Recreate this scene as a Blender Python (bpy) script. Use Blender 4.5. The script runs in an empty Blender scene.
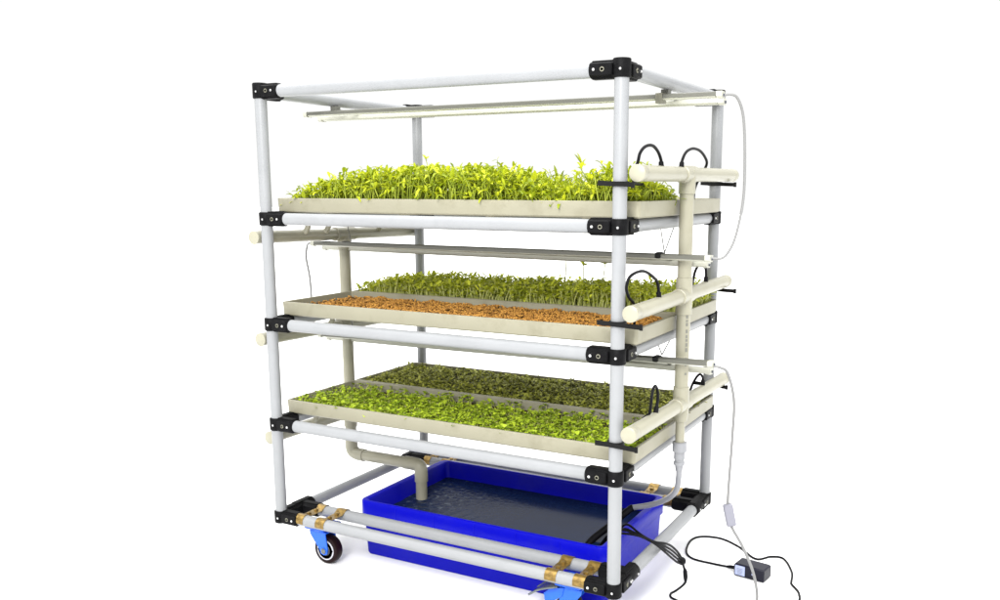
import bpy, math, random
from mathutils import Vector, Matrix
random.seed(7)
PI = math.pi
SC = bpy.context.scene
COL = SC.collection

# ------------------------------------------------------------------ camera
cam_data = bpy.data.cameras.new('camera')
cam = bpy.data.objects.new('camera', cam_data)
COL.objects.link(cam)
cam.location = (1.5612, -1.5946, 0.8136)
cam.rotation_euler = (1.399, -0.0015, 0.4786)
cam_data.sensor_width = 36.0
cam_data.lens = 36.0 * 891.64 / 1000.0
cam_data.shift_x = -0.0412
cam_data.shift_y = 0.0420
cam_data.clip_start = 0.05
cam_data.clip_end = 200
SC.camera = cam

# ------------------------------------------------------------------ world, lamps, exposure
world = bpy.data.worlds.new('World')
SC.world = world
world.use_nodes = True
wb = world.node_tree.nodes['Background']
wb.inputs[1].default_value = 1.0
# white light dome added for top lighting: stronger overhead, plain white towards the horizon
_n = world.node_tree.nodes; _l = world.node_tree.links
_tc = _n.new('ShaderNodeTexCoord'); _sx = _n.new('ShaderNodeSeparateXYZ')
_l.new(_tc.outputs['Generated'], _sx.inputs[0])
_mr = _n.new('ShaderNodeMapRange'); _mr.interpolation_type = 'SMOOTHSTEP'
_mr.inputs['From Min'].default_value = 0.25; _mr.inputs['From Max'].default_value = 1.0
_mr.inputs['To Min'].default_value = 1.03; _mr.inputs['To Max'].default_value = 4.8
_l.new(_sx.outputs['Z'], _mr.inputs['Value'])
_l.new(_mr.outputs['Result'], wb.inputs['Strength'])
wb.inputs[0].default_value = (1.0, 1.0, 0.99, 1)

def area_lamp(name, loc, target, size, watts, color=(1, 1, 1)):
    d = bpy.data.lights.new(name, 'AREA')
    d.shape = 'SQUARE'; d.size = size; d.energy = watts; d.color = color
    o = bpy.data.objects.new(name, d); COL.objects.link(o)
    o.location = loc
    o.rotation_euler = (Vector(target) - Vector(loc)).to_track_quat('-Z', 'Y').to_euler()
    return o

area_lamp('overhead_softbox', (0.6, 0.0, 2.9), (0.45, 0.3, 0.0), 2.2, 20, (1.0, 0.99, 0.97))
area_lamp('front_softbox', (1.3, -2.6, 1.9), (0.45, 0.3, 0.4), 0.9, 125, (1.0, 0.99, 0.97))

SC.view_settings.view_transform = 'Standard'
SC.view_settings.look = 'None'
SC.view_settings.exposure = 0.0
SC.view_settings.gamma = 1.0
SC.cycles.max_bounces = 8
SC.cycles.use_denoising = True

# ------------------------------------------------------------------ materials
def mat(name, color, rough=0.5, spec=0.4, metal=0.0, var=0.06, scale=30.0, bump=0.0, bscale=200.0,
        dirt=None, dirt_amt=0.0, dirt_scale=6.0, trans=0.0):
    m = bpy.data.materials.new(name); m.use_nodes = True
    nt = m.node_tree; n = nt.nodes; l = nt.links
    b = n['Principled BSDF']
    b.inputs['Roughness'].default_value = rough
    b.inputs['Metallic'].default_value = metal
    b.inputs['Specular IOR Level'].default_value = spec
    tc = n.new('ShaderNodeTexCoord')
    nz = n.new('ShaderNodeTexNoise'); nz.inputs['Scale'].default_value = scale
    nz.inputs['Detail'].default_value = 5
    l.new(tc.outputs['Object'], nz.inputs['Vector'])
    cr = n.new('ShaderNodeValToRGB')
    cr.color_ramp.elements[0].position = 0.3; cr.color_ramp.elements[1].position = 0.7
    lo = [c * (1 - var) for c in color]; hi = [min(1, c * (1 + var)) for c in color]
    cr.color_ramp.elements[0].color = (*lo, 1); cr.color_ramp.elements[1].color = (*hi, 1)
    l.new(nz.outputs['Fac'], cr.inputs['Fac'])
    out = cr.outputs['Color']
    if dirt:
        n2 = n.new('ShaderNodeTexNoise'); n2.inputs['Scale'].default_value = dirt_scale
        n2.inputs['Detail'].default_value = 8; n2.inputs['Roughness'].default_value = 0.65
        l.new(tc.outputs['Object'], n2.inputs['Vector'])
        r2 = n.new('ShaderNodeValToRGB')
        r2.color_ramp.elements[0].position = 0.52; r2.color_ramp.elements[0].color = (0, 0, 0, 1)
        r2.color_ramp.elements[1].position = 0.78; r2.color_ramp.elements[1].color = (dirt_amt,) * 3 + (1,)
        l.new(n2.outputs['Fac'], r2.inputs['Fac'])
        mx = n.new('ShaderNodeMix'); mx.data_type = 'RGBA'
        l.new(r2.outputs['Color'], mx.inputs['Factor'])
        l.new(out, mx.inputs['A']); mx.inputs['B'].default_value = (*dirt, 1)
        out = mx.outputs['Result']
    l.new(out, b.inputs['Base Color'])
    if trans:
        b.inputs['Transmission Weight'].default_value = trans
    if bump:
        nb = n.new('ShaderNodeTexNoise'); nb.inputs['Scale'].default_value = bscale
        nb.inputs['Detail'].default_value = 4
        l.new(tc.outputs['Object'], nb.inputs['Vector'])
        bp = n.new('ShaderNodeBump'); bp.inputs['Strength'].default_value = bump; bp.inputs['Distance'].default_value = 0.002
        l.new(nb.outputs['Fac'], bp.inputs['Height']); l.new(bp.outputs['Normal'], b.inputs['Normal'])
    return m

def leaf_mat(name, dark, light, rough=0.5, transl=0.35):
    """foliage: colour varies per leaf / stem island, some light passes through"""
    m = bpy.data.materials.new(name); m.use_nodes = True
    nt = m.node_tree; n = nt.nodes; l = nt.links
    b = n['Principled BSDF']; outn = n['Material Output']
    b.inputs['Roughness'].default_value = rough
    b.inputs['Specular IOR Level'].default_value = 0.25
    g = n.new('ShaderNodeNewGeometry')
    cr = n.new('ShaderNodeValToRGB')
    cr.color_ramp.elements[0].color = (*dark, 1); cr.color_ramp.elements[1].color = (*light, 1)
    l.new(g.outputs['Random Per Island'], cr.inputs['Fac'])
    l.new(cr.outputs['Color'], b.inputs['Base Color'])
    t = n.new('ShaderNodeBsdfTranslucent'); l.new(cr.outputs['Color'], t.inputs['Color'])
    mx = n.new('ShaderNodeMixShader'); mx.inputs[0].default_value = transl
    l.new(b.outputs[0], mx.inputs[1]); l.new(t.outputs[0], mx.inputs[2])
    l.new(mx.outputs[0], outn.inputs['Surface'])
    return m

M = {
 'pipe':   mat('white_coated_pipe', (0.215, 0.221, 0.230), 0.36, 0.30, var=0.03, scale=12, dirt=(0.15, 0.16, 0.17), dirt_amt=0.3, dirt_scale=14),
 'joint':  mat('black_painted_metal', (0.004, 0.004, 0.0045), 0.5, 0.06, var=0.3, scale=90, bump=0.25, bscale=350),
 'bolt':   mat('zinc_bolt', (0.6, 0.6, 0.6), 0.3, 0.5, 1.0, var=0.1),
 'pvc':    mat('cream_pvc', (0.268, 0.258, 0.198), 0.33, 0.35, var=0.04, scale=10, dirt=(0.18, 0.165, 0.11), dirt_amt=0.35, dirt_scale=9),
 'tray':   mat('beige_tray_plastic', (0.250, 0.238, 0.176), 0.42, 0.3, var=0.04, scale=9, dirt=(0.13, 0.115, 0.065), dirt_amt=0.55, dirt_scale=11),
 'print':  mat('printed_ink', (0.14, 0.14, 0.12), 0.6),
 'rubber': mat('black_rubber', (0.004, 0.004, 0.005), 0.45, 0.08, var=0.2, scale=60),
 'tie':    mat('black_nylon', (0.004, 0.004, 0.004), 0.5, 0.12, var=0.2),
 'blue':   mat('blue_tub_plastic', (0.0005, 0.0012, 0.35), 0.42, 0.14, var=0.08, scale=7, bump=0.12, bscale=90, dirt=(0.02, 0.02, 0.25), dirt_amt=0.5, dirt_scale=8),
 'water':  None,
 'alu':    mat('grey_aluminium', (0.10, 0.10, 0.085), 0.42, 0.4, 0.15, var=0.05, scale=20),
 'lamp_white': mat('frosted_lamp_white', (0.38, 0.38, 0.325), 0.4, 0.4, var=0.03),
 'clip':   mat('dull_clip_metal', (0.16, 0.155, 0.12), 0.5, 0.4, 0.3, var=0.2, scale=80),
 'wire':   mat('steel_wire', (0.22, 0.22, 0.21), 0.4, 0.5, 0.6),
 'cord':   mat('white_cord', (0.165, 0.165, 0.165), 0.45, 0.4, var=0.03),
 'switch': mat('white_switch', (0.18, 0.18, 0.215), 0.4, 0.4, var=0.03),
 'gold':   mat('yellow_zinc_plate', (0.21, 0.135, 0.035), 0.30, 0.5, 0.6, var=0.45, scale=55, dirt=(0.035, 0.018, 0.008), dirt_amt=0.95, dirt_scale=70),
 'fork':   mat('blue_caster_paint', (0.010, 0.095, 0.56), 0.32, 0.35, var=0.06, scale=30),
 'tyre':   mat('dark_red_tyre', (0.008, 0.002, 0.0025), 0.42, 0.12, var=0.2, scale=40),
 'hubm':   mat('grey_hub', (0.42, 0.42, 0.46), 0.35, 0.5, 0.2, var=0.1),
 'dark':   mat('dark_hub', (0.03, 0.035, 0.05), 0.35, 0.5),
 'chrome': mat('steel_pedal', (0.12, 0.135, 0.135), 0.25, 0.5, 0.6, var=0.15, scale=60),
 'soil':   mat('dark_brown_mat', (0.050, 0.030, 0.014), 0.9, 0.1, var=0.6, scale=120, bump=0.9, bscale=300),
 'seed':   None,
 'adapter': mat('black_adapter_plastic', (0.006, 0.006, 0.014), 0.4, 0.2, var=0.2, scale=40),
 'sticker': mat('pale_blue_sticker', (0.30, 0.34, 0.52), 0.5, 0.3, var=0.04),
 'floor':  mat('white_floor', (0.74, 0.74, 0.737), 0.8, 0.1, var=0.01, scale=2),
 'hose':   mat('milky_hose', (0.21, 0.215, 0.23), 0.28, 0.5, var=0.05),
}
M['sprout_tall'] = leaf_mat('tall_sprout_leaf', (0.15, 0.21, 0.005), (0.52, 0.56, 0.022))
M['stem_tall'] = leaf_mat('tall_sprout_stem', (0.22, 0.29, 0.02), (0.46, 0.52, 0.07))
M['sprout_mid'] = leaf_mat('mid_sprout_leaf', (0.22, 0.27, 0.012), (0.74, 0.78, 0.08))
M['stem_mid'] = leaf_mat('mid_sprout_stem', (0.50, 0.55, 0.12), (0.70, 0.71, 0.28))
M['sprout_low'] = leaf_mat('low_sprout_leaf', (0.14, 0.22, 0.008), (0.48, 0.60, 0.04))
M['sprout_olive'] = leaf_mat('olive_sprout_leaf', (0.09, 0.10, 0.012), (0.50, 0.52, 0.09), transl=0.3)
M['stem_olive'] = leaf_mat('olive_sprout_stem', (0.10, 0.13, 0.03), (0.25, 0.24, 0.07), transl=0.2)
M['seed'] = leaf_mat('orange_seed', (0.16, 0.068, 0.013), (0.56, 0.28, 0.055), rough=0.7, transl=0.0)

def water_mat():
    """dark water: ripples and a little foam round the outlet, calm elsewhere"""
    m = bpy.data.materials.new('murky_water'); m.use_nodes = True
    nt = m.node_tree; n = nt.nodes; l = nt.links; b = n['Principled BSDF']
    b.inputs['Roughness'].default_value = 0.16
    b.inputs['Specular IOR Level'].default_value = 0.05
    tc = n.new('ShaderNodeTexCoord')
    gr = n.new('ShaderNodeVectorMath'); gr.operation = 'DISTANCE'
    l.new(tc.outputs['Object'], gr.inputs[0]); gr.inputs[1].default_value = (-0.255, -0.01, 0.0)
    fall = n.new('ShaderNodeMapRange'); fall.inputs['From Min'].default_value = 0.02; fall.inputs['From Max'].default_value = 0.30
    fall.inputs['To Min'].default_value = 1.0; fall.inputs['To Max'].default_value = 0.04
    l.new(gr.outputs['Value'], fall.inputs['Value'])
    nz = n.new('ShaderNodeTexNoise'); nz.inputs['Scale'].default_value = 70; nz.inputs['Detail'].default_value = 4
    l.new(tc.outputs['Object'], nz.inputs['Vector'])
    st = n.new('ShaderNodeMath'); st.operation = 'MULTIPLY'; st.inputs[1].default_value = 0.55
    l.new(fall.outputs[0], st.inputs[0])
    bp = n.new('ShaderNodeBump'); bp.inputs['Distance'].default_value = 0.006
    l.new(st.outputs[0], bp.inputs['Strength'])
    l.new(nz.outputs['Fac'], bp.inputs['Height']); l.new(bp.outputs['Normal'], b.inputs['Normal'])
    n2 = n.new('ShaderNodeTexNoise'); n2.inputs['Scale'].default_value = 60; n2.inputs['Detail'].default_value = 5
    l.new(tc.outputs['Object'], n2.inputs['Vector'])
    add = n.new('ShaderNodeMath'); add.operation = 'MULTIPLY_ADD'; add.inputs[1].default_value = 0.20
    l.new(fall.outputs[0], add.inputs[0]); l.new(n2.outputs['Fac'], add.inputs[2])
    cr = n.new('ShaderNodeValToRGB')
    cr.color_ramp.elements[0].position = 0.74; cr.color_ramp.elements[0].color = (0.006, 0.014, 0.045, 1)
    cr.color_ramp.elements[1].position = 0.90; cr.color_ramp.elements[1].color = (0.075, 0.095, 0.13, 1)
    l.new(add.outputs[0], cr.inputs['Fac']); l.new(cr.outputs['Color'], b.inputs['Base Color'])
    return m
M['water'] = water_mat()

# ------------------------------------------------------------------ mesh builder
class MB:
    def __init__(s):
        s.v = []; s.f = []; s.mi = []
    def add(s, verts, faces, mi=0):
        o = len(s.v); s.v.extend(tuple(p) for p in verts)
        s.f.extend(tuple(i + o for i in f) for f in faces); s.mi.extend([mi] * len(faces))
    def tube(s, pts, r, seg=16, caps=True, mi=0):
        """pts: points along the axis; r: one radius or one per point"""
        P = [Vector(p) for p in pts]; n = len(P)
        rs = r if isinstance(r, (list, tuple)) else [r] * n
        T = []
        for i in range(n):
            a = P[max(0, i - 1)]; b = P[min(n - 1, i + 1)]
            d = b - a
            k = i
            while d.length < 1e-9 and k < n - 1:
                k += 1; d = P[k] - a
            T.append(d.normalized())
        up = Vector((0, 0, 1)) if abs(T[0].z) < 0.9 else Vector((1, 0, 0))
        u = T[0].cross(up).normalized()
        V = []; F = []
        for i in range(n):
            u = (u - T[i] * u.dot(T[i])).normalized(); w = T[i].cross(u)
            for k in range(seg):
                a = 2 * PI * k / seg
                V.append(P[i] + (u * math.cos(a) + w * math.sin(a)) * rs[i])
        for i in range(n - 1):
            for k in range(seg):
                k2 = (k + 1) % seg
                F.append((i * seg + k, i * seg + k2, (i + 1) * seg + k2, (i + 1) * seg + k))
        if caps:
            F.append(tuple(reversed(range(seg)))); F.append(tuple((n - 1) * seg + k for k in range(seg)))
        s.add(V, F, mi)
    def box(s, c, h, rot=None, bev=0.0, mi=0):
        """box centre c, half sizes h; bev chamfers the edges"""
        R = rot if rot is not None else Matrix.Identity(3)
        c = Vector(c)
        if bev <= 0:
            V = [c + R @ Vector((x * h[0], y * h[1], z * h[2])) for x in (-1, 1) for y in (-1, 1) for z in (-1, 1)]
            F = [(0, 1, 3, 2), (4, 6, 7, 5), (0, 4, 5, 1), (2, 3, 7, 6), (0, 2, 6, 4), (1, 5, 7, 3)]
            s.add(V, F, mi); return
        loops = []
        for z, ins in ((-h[2], bev), (-h[2] + bev, 0), (h[2] - bev, 0), (h[2], bev)):
            X = h[0] - ins; Y = h[1] - ins; b = bev * 0.7
            lp = [(X - b, -Y), (X, -Y + b), (X, Y - b), (X - b, Y), (-X + b, Y), (-X, Y - b), (-X, -Y + b), (-X + b, -Y)]
            loops.append([c + R @ Vector((x, y, z)) for x, y in lp])
        s.loft(loops, mi=mi)
    def loft(s, loops, caps=(True, True), mi=0):
        n = len(loops[0]); V = [p for lp in loops for p in lp]; F = []
        for i in range(len(loops) - 1):
            for k in range(n):
                k2 = (k + 1) % n
                F.append((i * n + k, i * n + k2, (i + 1) * n + k2, (i + 1) * n + k))
        if caps[0]: F.append(tuple(reversed(range(n))))
        if caps[1]: F.append(tuple((len(loops) - 1) * n + k for k in range(n)))
        s.add(V, F, mi)
    def prism(s, outline, y0, y1, fn=None, mi=0):
        """outline in x,z extruded along y"""
        f = fn or (lambda p: p)
        s.loft([[f(Vector((x, y0, z))) for x, z in outline], [f(Vector((x, y1, z))) for x, z in outline]], mi=mi)
    def build(s, name, mats, parent=None, loc=(0, 0, 0), angle=35, smooth=True):
        me = bpy.data.meshes.new(name)
        L = Vector(loc)
        me.from_pydata([Vector(p) - L for p in s.v], [], s.f)
        for m in (mats if isinstance(mats, (list, tuple)) else [mats]): me.materials.append(m)
        if len(me.materials) > 1: me.polygons.foreach_set('material_index', s.mi)
        if smooth:
            me.shade_smooth()
            if angle: me.set_sharp_from_angle(angle=math.radians(angle))
        me.update()
        o = bpy.data.objects.new(name, me); COL.objects.link(o)
        if parent is not None:
            o.parent = parent
            o.location = Vector((0, 0, 0))
            # vertices are given in world space: undo the thing's own offset
            off = parent['_off'] if '_off' in parent else (0, 0, 0)
            o.location = L - Vector(off); o['_off'] = tuple(L)
        else:
            o.location = L
        return o

def thing(name, loc, label, cat, group=None):
    o = bpy.data.objects.new(name, None); COL.objects.link(o)
    o.location = loc; o.empty_display_size = 0.05
    o['_off'] = tuple(loc); o['label'] = label; o['category'] = cat
    if group: o['group'] = group
    return o

def tag(o, label=None, cat=None, group=None, kind=None):
    for k, v in (('label', label), ('category', cat), ('group', group), ('kind', kind)):
        if v: o[k] = v
    return o

def curve(pts, n=10):
    """Catmull-Rom through pts"""
    P = [Vector(p) for p in pts]; P = [P[0] * 2 - P[1]] + P + [P[-1] * 2 - P[-2]]
    out = []
    for i in range(1, len(P) - 2):
        a, b, c, d = P[i - 1:i + 3]
        for k in range(n):
            t = k / n
            out.append(0.5 * ((2 * b) + (c - a) * t + (2 * a - 5 * b + 4 * c - d) * t * t + (3 * b - a - 3 * c + d) * t ** 3))
    out.append(P[-2])
    return out

def rrect(x0, x1, y0, y1, r, z, k=5):
    out = []
    for cx, cy, a0 in ((x1 - r, y0 + r, -90), (x1 - r, y1 - r, 0), (x0 + r, y1 - r, 90), (x0 + r, y0 + r, 180)):
        for i in range(k + 1):
            a = math.radians(a0 + 90 * i / k)
            out.append(Vector((cx + r * math.cos(a), cy + r * math.sin(a), z)))
    return out

# ------------------------------------------------------------------ dimensions
W, D = 0.9026, 0.6221
LV = [0.0, 0.239, 0.487, 0.739, 1.03]
PR = 0.014
FL = -0.115

# ------------------------------------------------------------------ floor
b = MB()
b.add([(-30, -30, FL), (30, -30, FL), (30, 30, FL), (-30, 30, FL)], [(0, 1, 2, 3)])
tag(b.build('floor', M['floor'], smooth=False), kind='structure')

# ------------------------------------------------------------------ the rack
rack = thing('plant_rack', (W / 2, D / 2, FL), 'white pipe rack with black corner joints rolling on blue casters', 'rack')

for px, py in ((0, 0), (W, 0), (W, D), (0, D)):
    m = MB(); m.tube([(px, py, -0.012), (px, py, 1.035)], PR, 24)
    m.build('post', M['pipe'], rack)

def rail(a, c, name='rail'):
    m = MB(); m.tube([a, c], PR, 24); m.build(name, M['pipe'], rack)

for z in LV:
    rail((0.018, 0, z), (W - 0.018, 0, z)); rail((0.018, D, z), (W - 0.018, D, z))
    rail((0, 0.018, z), (0, D - 0.018, z)); rail((W, 0.018, z), (W, D - 0.018, z))
IN = 0.075
for y in (IN, D - IN):
    rail((0.018, y, 0), (W - 0.018, y, 0))

def arm(m, p, d, L=0.062, r0=0.0135):
    """clam-shell arm along d, gripping a rail"""
    p = Vector(p); d = Vector(d)
    prof = [(r0, 0.0166), (L - 0.006, 0.0166), (L - 0.002, 0.0160), (L, 0.0144)]
    m.tube([p + d * t for t, _ in prof], [r for _, r in prof], 20)
    # flat clamping face plates, front and back, with rounded ends
    side = d.cross(Vector((0, 0, 1)))
    for sgn in (-1, 1):
        R = Matrix((d, side * sgn, Vector((0, 0, 1)))).transposed()
        m.box(p + d * (L * 0.5 + 0.006) + side * sgn * 0.0142, (L * 0.5 - 0.008, 0.0035, 0.0128), R, 0.0025)
    # raised pinch ribs above and below
    for sgn in (-1, 1):
        R = Matrix((d, side, Vector((0, 0, 1)))).transposed()
        m.box(p + d * (L * 0.5 + 0.002) + Vector((0, 0, sgn * 0.0152)), (L * 0.5 - 0.006, 0.008, 0.0020), R, 0.0012)

def bolt(p, d, parent, r=0.0030):
    m = MB(); p = Vector(p); d = Vector(d)
    m.tube([p, p + d * 0.0022], r, 6)
    m.tube([p + d * 0.0022, p + d * 0.0030], [r * 0.7, r * 0.5], 10)
    m.build('bolt', M['bolt'], parent)

def washer_bolt(p, d, parent):
    m = MB(); p = Vector(p); d = Vector(d)
    m.tube([p, p + d * 0.0012, p + d * 0.0012, p + d * 0.0006], [0.0046, 0.0043, 0.0028, 0.0020], 16)
    m.build('bolt', M['clip'], parent)

def joint(x, y, z, dirs, sleeve=True, top=False):
    m = MB()
    if sleeve:
        h = 0.0155
        t = 0.004 if top else 0
        m.tube([(x, y, z - h), (x, y, z - h + 0.002), (x, y, z + h - 0.002 + t), (x, y, z + h + t)],
               [0.0160, 0.0174, 0.0174, 0.0160], 24)
    for d in dirs: arm(m, (x, y, z), d)
    j = m.build('pipe_joint', M['joint'], rack, loc=(x, y, z))
    for d in dirs:
        d = Vector(d)
        out = Vector((0, -1, 0)) if abs(d.x) > 0.5 else Vector((1, 0, 0))
        if (y > D / 2 and abs(d.x) > 0.5) or (x < W / 2 and abs(d.y) > 0.5): out = -out
        c = Vector((x, y, z))
        bolt(c + d * 0.050 + out * 0.0174, out, j)
        washer_bolt(c + d * 0.033 + out * 0.0174, out, j)
    if sleeve:
        oy = -1 if y < D / 2 else 1
        bolt((x + 0.004, y + oy * 0.0168, z - 0.001), (0, oy, 0), j, 0.0026)
    return j

for i, z in enumerate(LV):
    top = i == 4
    joint(0, 0, z, ((1, 0, 0), (0, 1, 0)), top=top)
    joint(W, 0, z, ((-1, 0, 0), (0, 1, 0)), top=top)
    joint(W, D, z, ((-1, 0, 0), (0, -1, 0)), top=top)
    joint(0, D, z, ((1, 0, 0), (0, -1, 0)), top=top)

def tee_joint(x, y, dx):
    m = MB()
    m.tube([(x, y - 0.034, 0), (x, y - 0.031, 0), (x, y + 0.031, 0), (x, y + 0.034, 0)], [0.0160, 0.0179, 0.0179, 0.0160], 20)
    for s in (-1, 1):
        m.box((x, y, s * 0.0165), (0.008, 0.030, 0.0024), None, 0.001)
    arm(m, (x, y, 0), (dx, 0, 0))
    j = m.build('pipe_joint', M['joint'], rack, loc=(x, y, 0))
    sx = 1 if dx < 0 else -1
    for q in (-0.018, 0.018): bolt((x + sx * 0.0172, y + q, 0.0), (sx, 0, 0), j, 0.0026)
for y in (IN, D - IN):
    tee_joint(0, y, 1); tee_joint(W, y, -1)

# plated caster straps that saddle the two lower rails
def strap(x, ya, yb):
    m = MB(); w = 0.0135; e = 0.0012
    prof = []
    for k in range(0, 9):
        a = math.radians(200 - 160 * k / 8)
        prof.append((ya + 0.0152 * math.cos(a), 0.0152 * math.sin(a)))
    prof.append((ya + 0.019, 0.0062)); prof.append((yb - 0.019, 0.0062))
    for k in range(0, 9):
        a = math.radians(140 - 160 * k / 8)
        prof.append((yb + 0.0152 * math.cos(a), 0.0152 * math.sin(a)))
    V = []; F = []
    for i, (yy, zz) in enumerate(prof):
        V += [(x - w, yy, zz), (x + w, yy, zz), (x + w, yy, zz + e), (x - w, yy, zz + e)]
    for i in range(len(prof) - 1):
        for k in range(4):
            F.append((i * 4 + k, i * 4 + (k + 1) % 4, i * 4 + 4 + (k + 1) % 4, i * 4 + 4 + k))
    F += [(3, 2, 1, 0), tuple(len(V) - 4 + k for k in range(4))]
    m.add(V, F)
    s = m.build('strap', M['gold'], rack, loc=(x, (ya + yb) / 2, 0))
    for yy in (ya + 0.0245, yb - 0.0245): 
        q = MB(); q.tube([(x, yy, 0.0065), (x, yy, 0.0115), (x, yy, 0.013)], [0.0055, 0.0055, 0.003], 6); q.build('nut', M['gold'], s)

def caster(x, y, sgn, brake=False):
    """swivel caster hung under the pair of rails; sgn is the trailing direction along x"""
    ax = x + 0.016 * sgn; az = FL + 0.0365
    m = MB()
    m.box((x, y, -0.0195), (0.030, 0.034, 0.003), None, 0.0015)          # top plate
    m.tube([(x, y, -0.0225), (x, y, -0.026), (x, y, -0.031)], [0.024, 0.026, 0.022], 24)
    root = m.build('caster', M['fork'], rack, loc=(x, y, 0))
    f = MB()
    for s in (-1, 1):
        yo = y + s * 0.0175
        top = -0.031
        out = [(x - 0.027 * sgn, top), (x + 0.022 * sgn, top), (x + 0.023 * sgn, top - 0.010), (ax + 0.0115 * sgn, az + 0.006), (ax + 0.009 * sgn, az - 0.008),
               (ax, az - 0.0115), (ax - 0.009 * sgn, az - 0.009), (ax - 0.0135 * sgn, az + 0.002), (x - 0.025 * sgn, top - 0.010)]
        f.prism([(p[0], p[1]) for p in out], yo - 0.0014, yo + 0.0014)
    if brake:                                                            # pressed-steel brake housing in front of the wheel
        for s in (-1, 1):
            f.prism([(x + sgn * u, z) for u, z in ((0.014, -0.0312), (0.044, -0.036), (0.062, -0.052), (0.058, -0.074), (0.040, -0.066), (0.018, -0.050))], y + s * 0.0205 - 0.0012, y + s * 0.0205 + 0.0012)
        f.loft([[Vector((x + sgn * u, y - 0.0195, z)), Vector((x + sgn * u, y + 0.0195, z)), Vector((x + sgn * u, y + 0.0195, z - 0.0015)), Vector((x + sgn * u, y - 0.0195, z - 0.0015))] for u, z in ((0.022, -0.0335), (0.044, -0.0365), (0.061, -0.0525))])
    f.box((x, y, -0.0320), (0.0255, 0.0188, 0.0018), None, 0.001)
    f.build('fork', M['fork'], root)
    w = MB()
    prof = [(-0.0120, 0.026), (-0.0125, 0.0305), (-0.0112, 0.0345), (-0.007, 0.0363), (0.007, 0.0363), (0.0112, 0.0345), (0.0125, 0.0305), (0.0120, 0.026)]
    w.tube([(ax, y + t, az) for t, _ in prof], [r for _, r in prof], 40)
    w.build('tyre', M['tyre'], root)
    h = MB()
    for s in (-1, 1):
        hp = [(0.0118, 0.0262), (0.0135, 0.0255), (0.0135, 0.0225), (0.0118, 0.0215)]
        h.tube([(ax, y + s * t, az) for t, _ in hp], [r for _, r in hp], 36)
    h.build('rim', M['hubm'], root)
    d = MB()
    for s in (-1, 1):
        hp = [(0.0116, 0.0212), (0.0126, 0.0200), (0.0126, 0.0150), (0.0150, 0.0130), (0.0155, 0.006)]
        d.tube([(ax, y + s * t, az) for t, _ in hp], [r for _, r in hp], 30)
    d.build('hub', M['dark'], root)
    a = MB(); a.tube([(ax, y - 0.0215, az), (ax, y + 0.0215, az)], 0.0048, 6)
    a.tube([(ax, y - 0.0235, az), (ax, y - 0.0215, az)], [0.003, 0.0075], 16)
    a.build('axle', M['chrome'], root)
    if brake:
        q = MB()
        q.loft([[Vector((x + sgn * u, y - 0.016 + v * wd, zz + dz)) for (v, dz) in ((-1, -0.0014), (0, -0.0010), (1, -0.0014), (1, 0.0014), (0, 0.0020), (-1, 0.0014))]
                for u, wd, zz in ((0.024, 0.018, -0.026), (0.040, 0.026, -0.028), (0.060, 0.028, -0.035), (0.076, 0.027, -0.045), (0.090, 0.022, -0.056), (0.094, 0.015, -0.060))])
        for v in (-1, 1):
            q.tube(curve([(x + sgn * 0.026, y - 0.016 + v * 0.020, -0.025), (x + sgn * 0.060, y - 0.016 + v * 0.028, -0.034), (x + sgn * 0.090, y - 0.016 + v * 0.021, -0.055)], 6), 0.0024, 8)
        q.build('brake_pedal', M['chrome'], root)
CY = IN / 2
for x0, y0, s, br in ((0.100, CY, 1, False), (0.795, CY, -1, True), (0.100, D - CY, 1, False), (0.795, D - CY, -1, False)):
    caster(x0 if not (x0 > 0.5 and y0 > 0.3) else 0.730, y0, s, br)
    for dx in (-0.032, 0.034):
        strap(x0 + dx, y0 - IN / 2, y0 + IN / 2)

# ------------------------------------------------------------------ trays
TX0, TX1 = -0.014, 0.924
def tray(y0, y1, z0, h, label, x1=TX1):
    m = MB(); t = 0.0065; z1 = z0 + h
    e = 0.0012
    L = [rrect(TX0 + 0.004, x1 - 0.004, y0 + 0.004, y1 - 0.004, 0.006, z0),
         rrect(TX0 + 0.001, x1 - 0.001, y0 + 0.001, y1 - 0.001, 0.008, z0 + 0.003),
         rrect(TX0, x1, y0, y1, 0.008, z1 - e),
         rrect(TX0 + e, x1 - e, y0 + e, y1 - e, 0.0075, z1),
         rrect(TX0 + t - e, x1 - t + e, y0 + t - e, y1 - t + e, 0.005, z1),
         rrect(TX0 + t, x1 - t, y0 + t, y1 - t, 0.004, z1 - e),
         rrect(TX0 + t + 0.001, x1 - t - 0.001, y0 + t + 0.001, y1 - t - 0.001, 0.004, z0 + 0.005)]
    m.loft(L)
    # shallow stiffening ribs under the floor
    for k in range(4):
        xx = TX0 + 0.12 + k * 0.23
        m.box((xx, (y0 + y1) / 2, z0 - 0.001), (0.010, (y1 - y0) / 2 - 0.03, 0.002), None, 0.0008)
    o = m.build('grow_tray', M['tray'], None, loc=((TX0 + x1) / 2, (y0 + y1) / 2, z0))
    return tag(o, label, 'tray', 'beige grow trays on the rack shelves')
YF0, YF1, YB0, YB1 = 0.050, 0.316, 0.320, 0.604
ZT = {1: 0.2535, 2: 0.5015, 3: 0.7535}
TH = 0.0335
tray(YF0, YF1, ZT[3], TH, 'long beige tray of tall yellow-green sprouts on the top shelf')
tray(YB0, YB1, ZT[3], TH, 'bare beige tray behind the tall sprouts on the top shelf')
tray(YF0, YF1, ZT[2], TH, 'front beige tray of orange seeds on the middle shelf')
tray(YB0, YB1, ZT[2], TH, 'rear beige tray of green sprouts behind the orange seeds')
tray(YF0, YF1, ZT[1], TH, 'front beige tray of bright low seedlings on the lowest shelf')
tray(YB0, YB1, ZT[1], TH, 'rear beige tray of dull olive seedlings on the lowest shelf')

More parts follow.
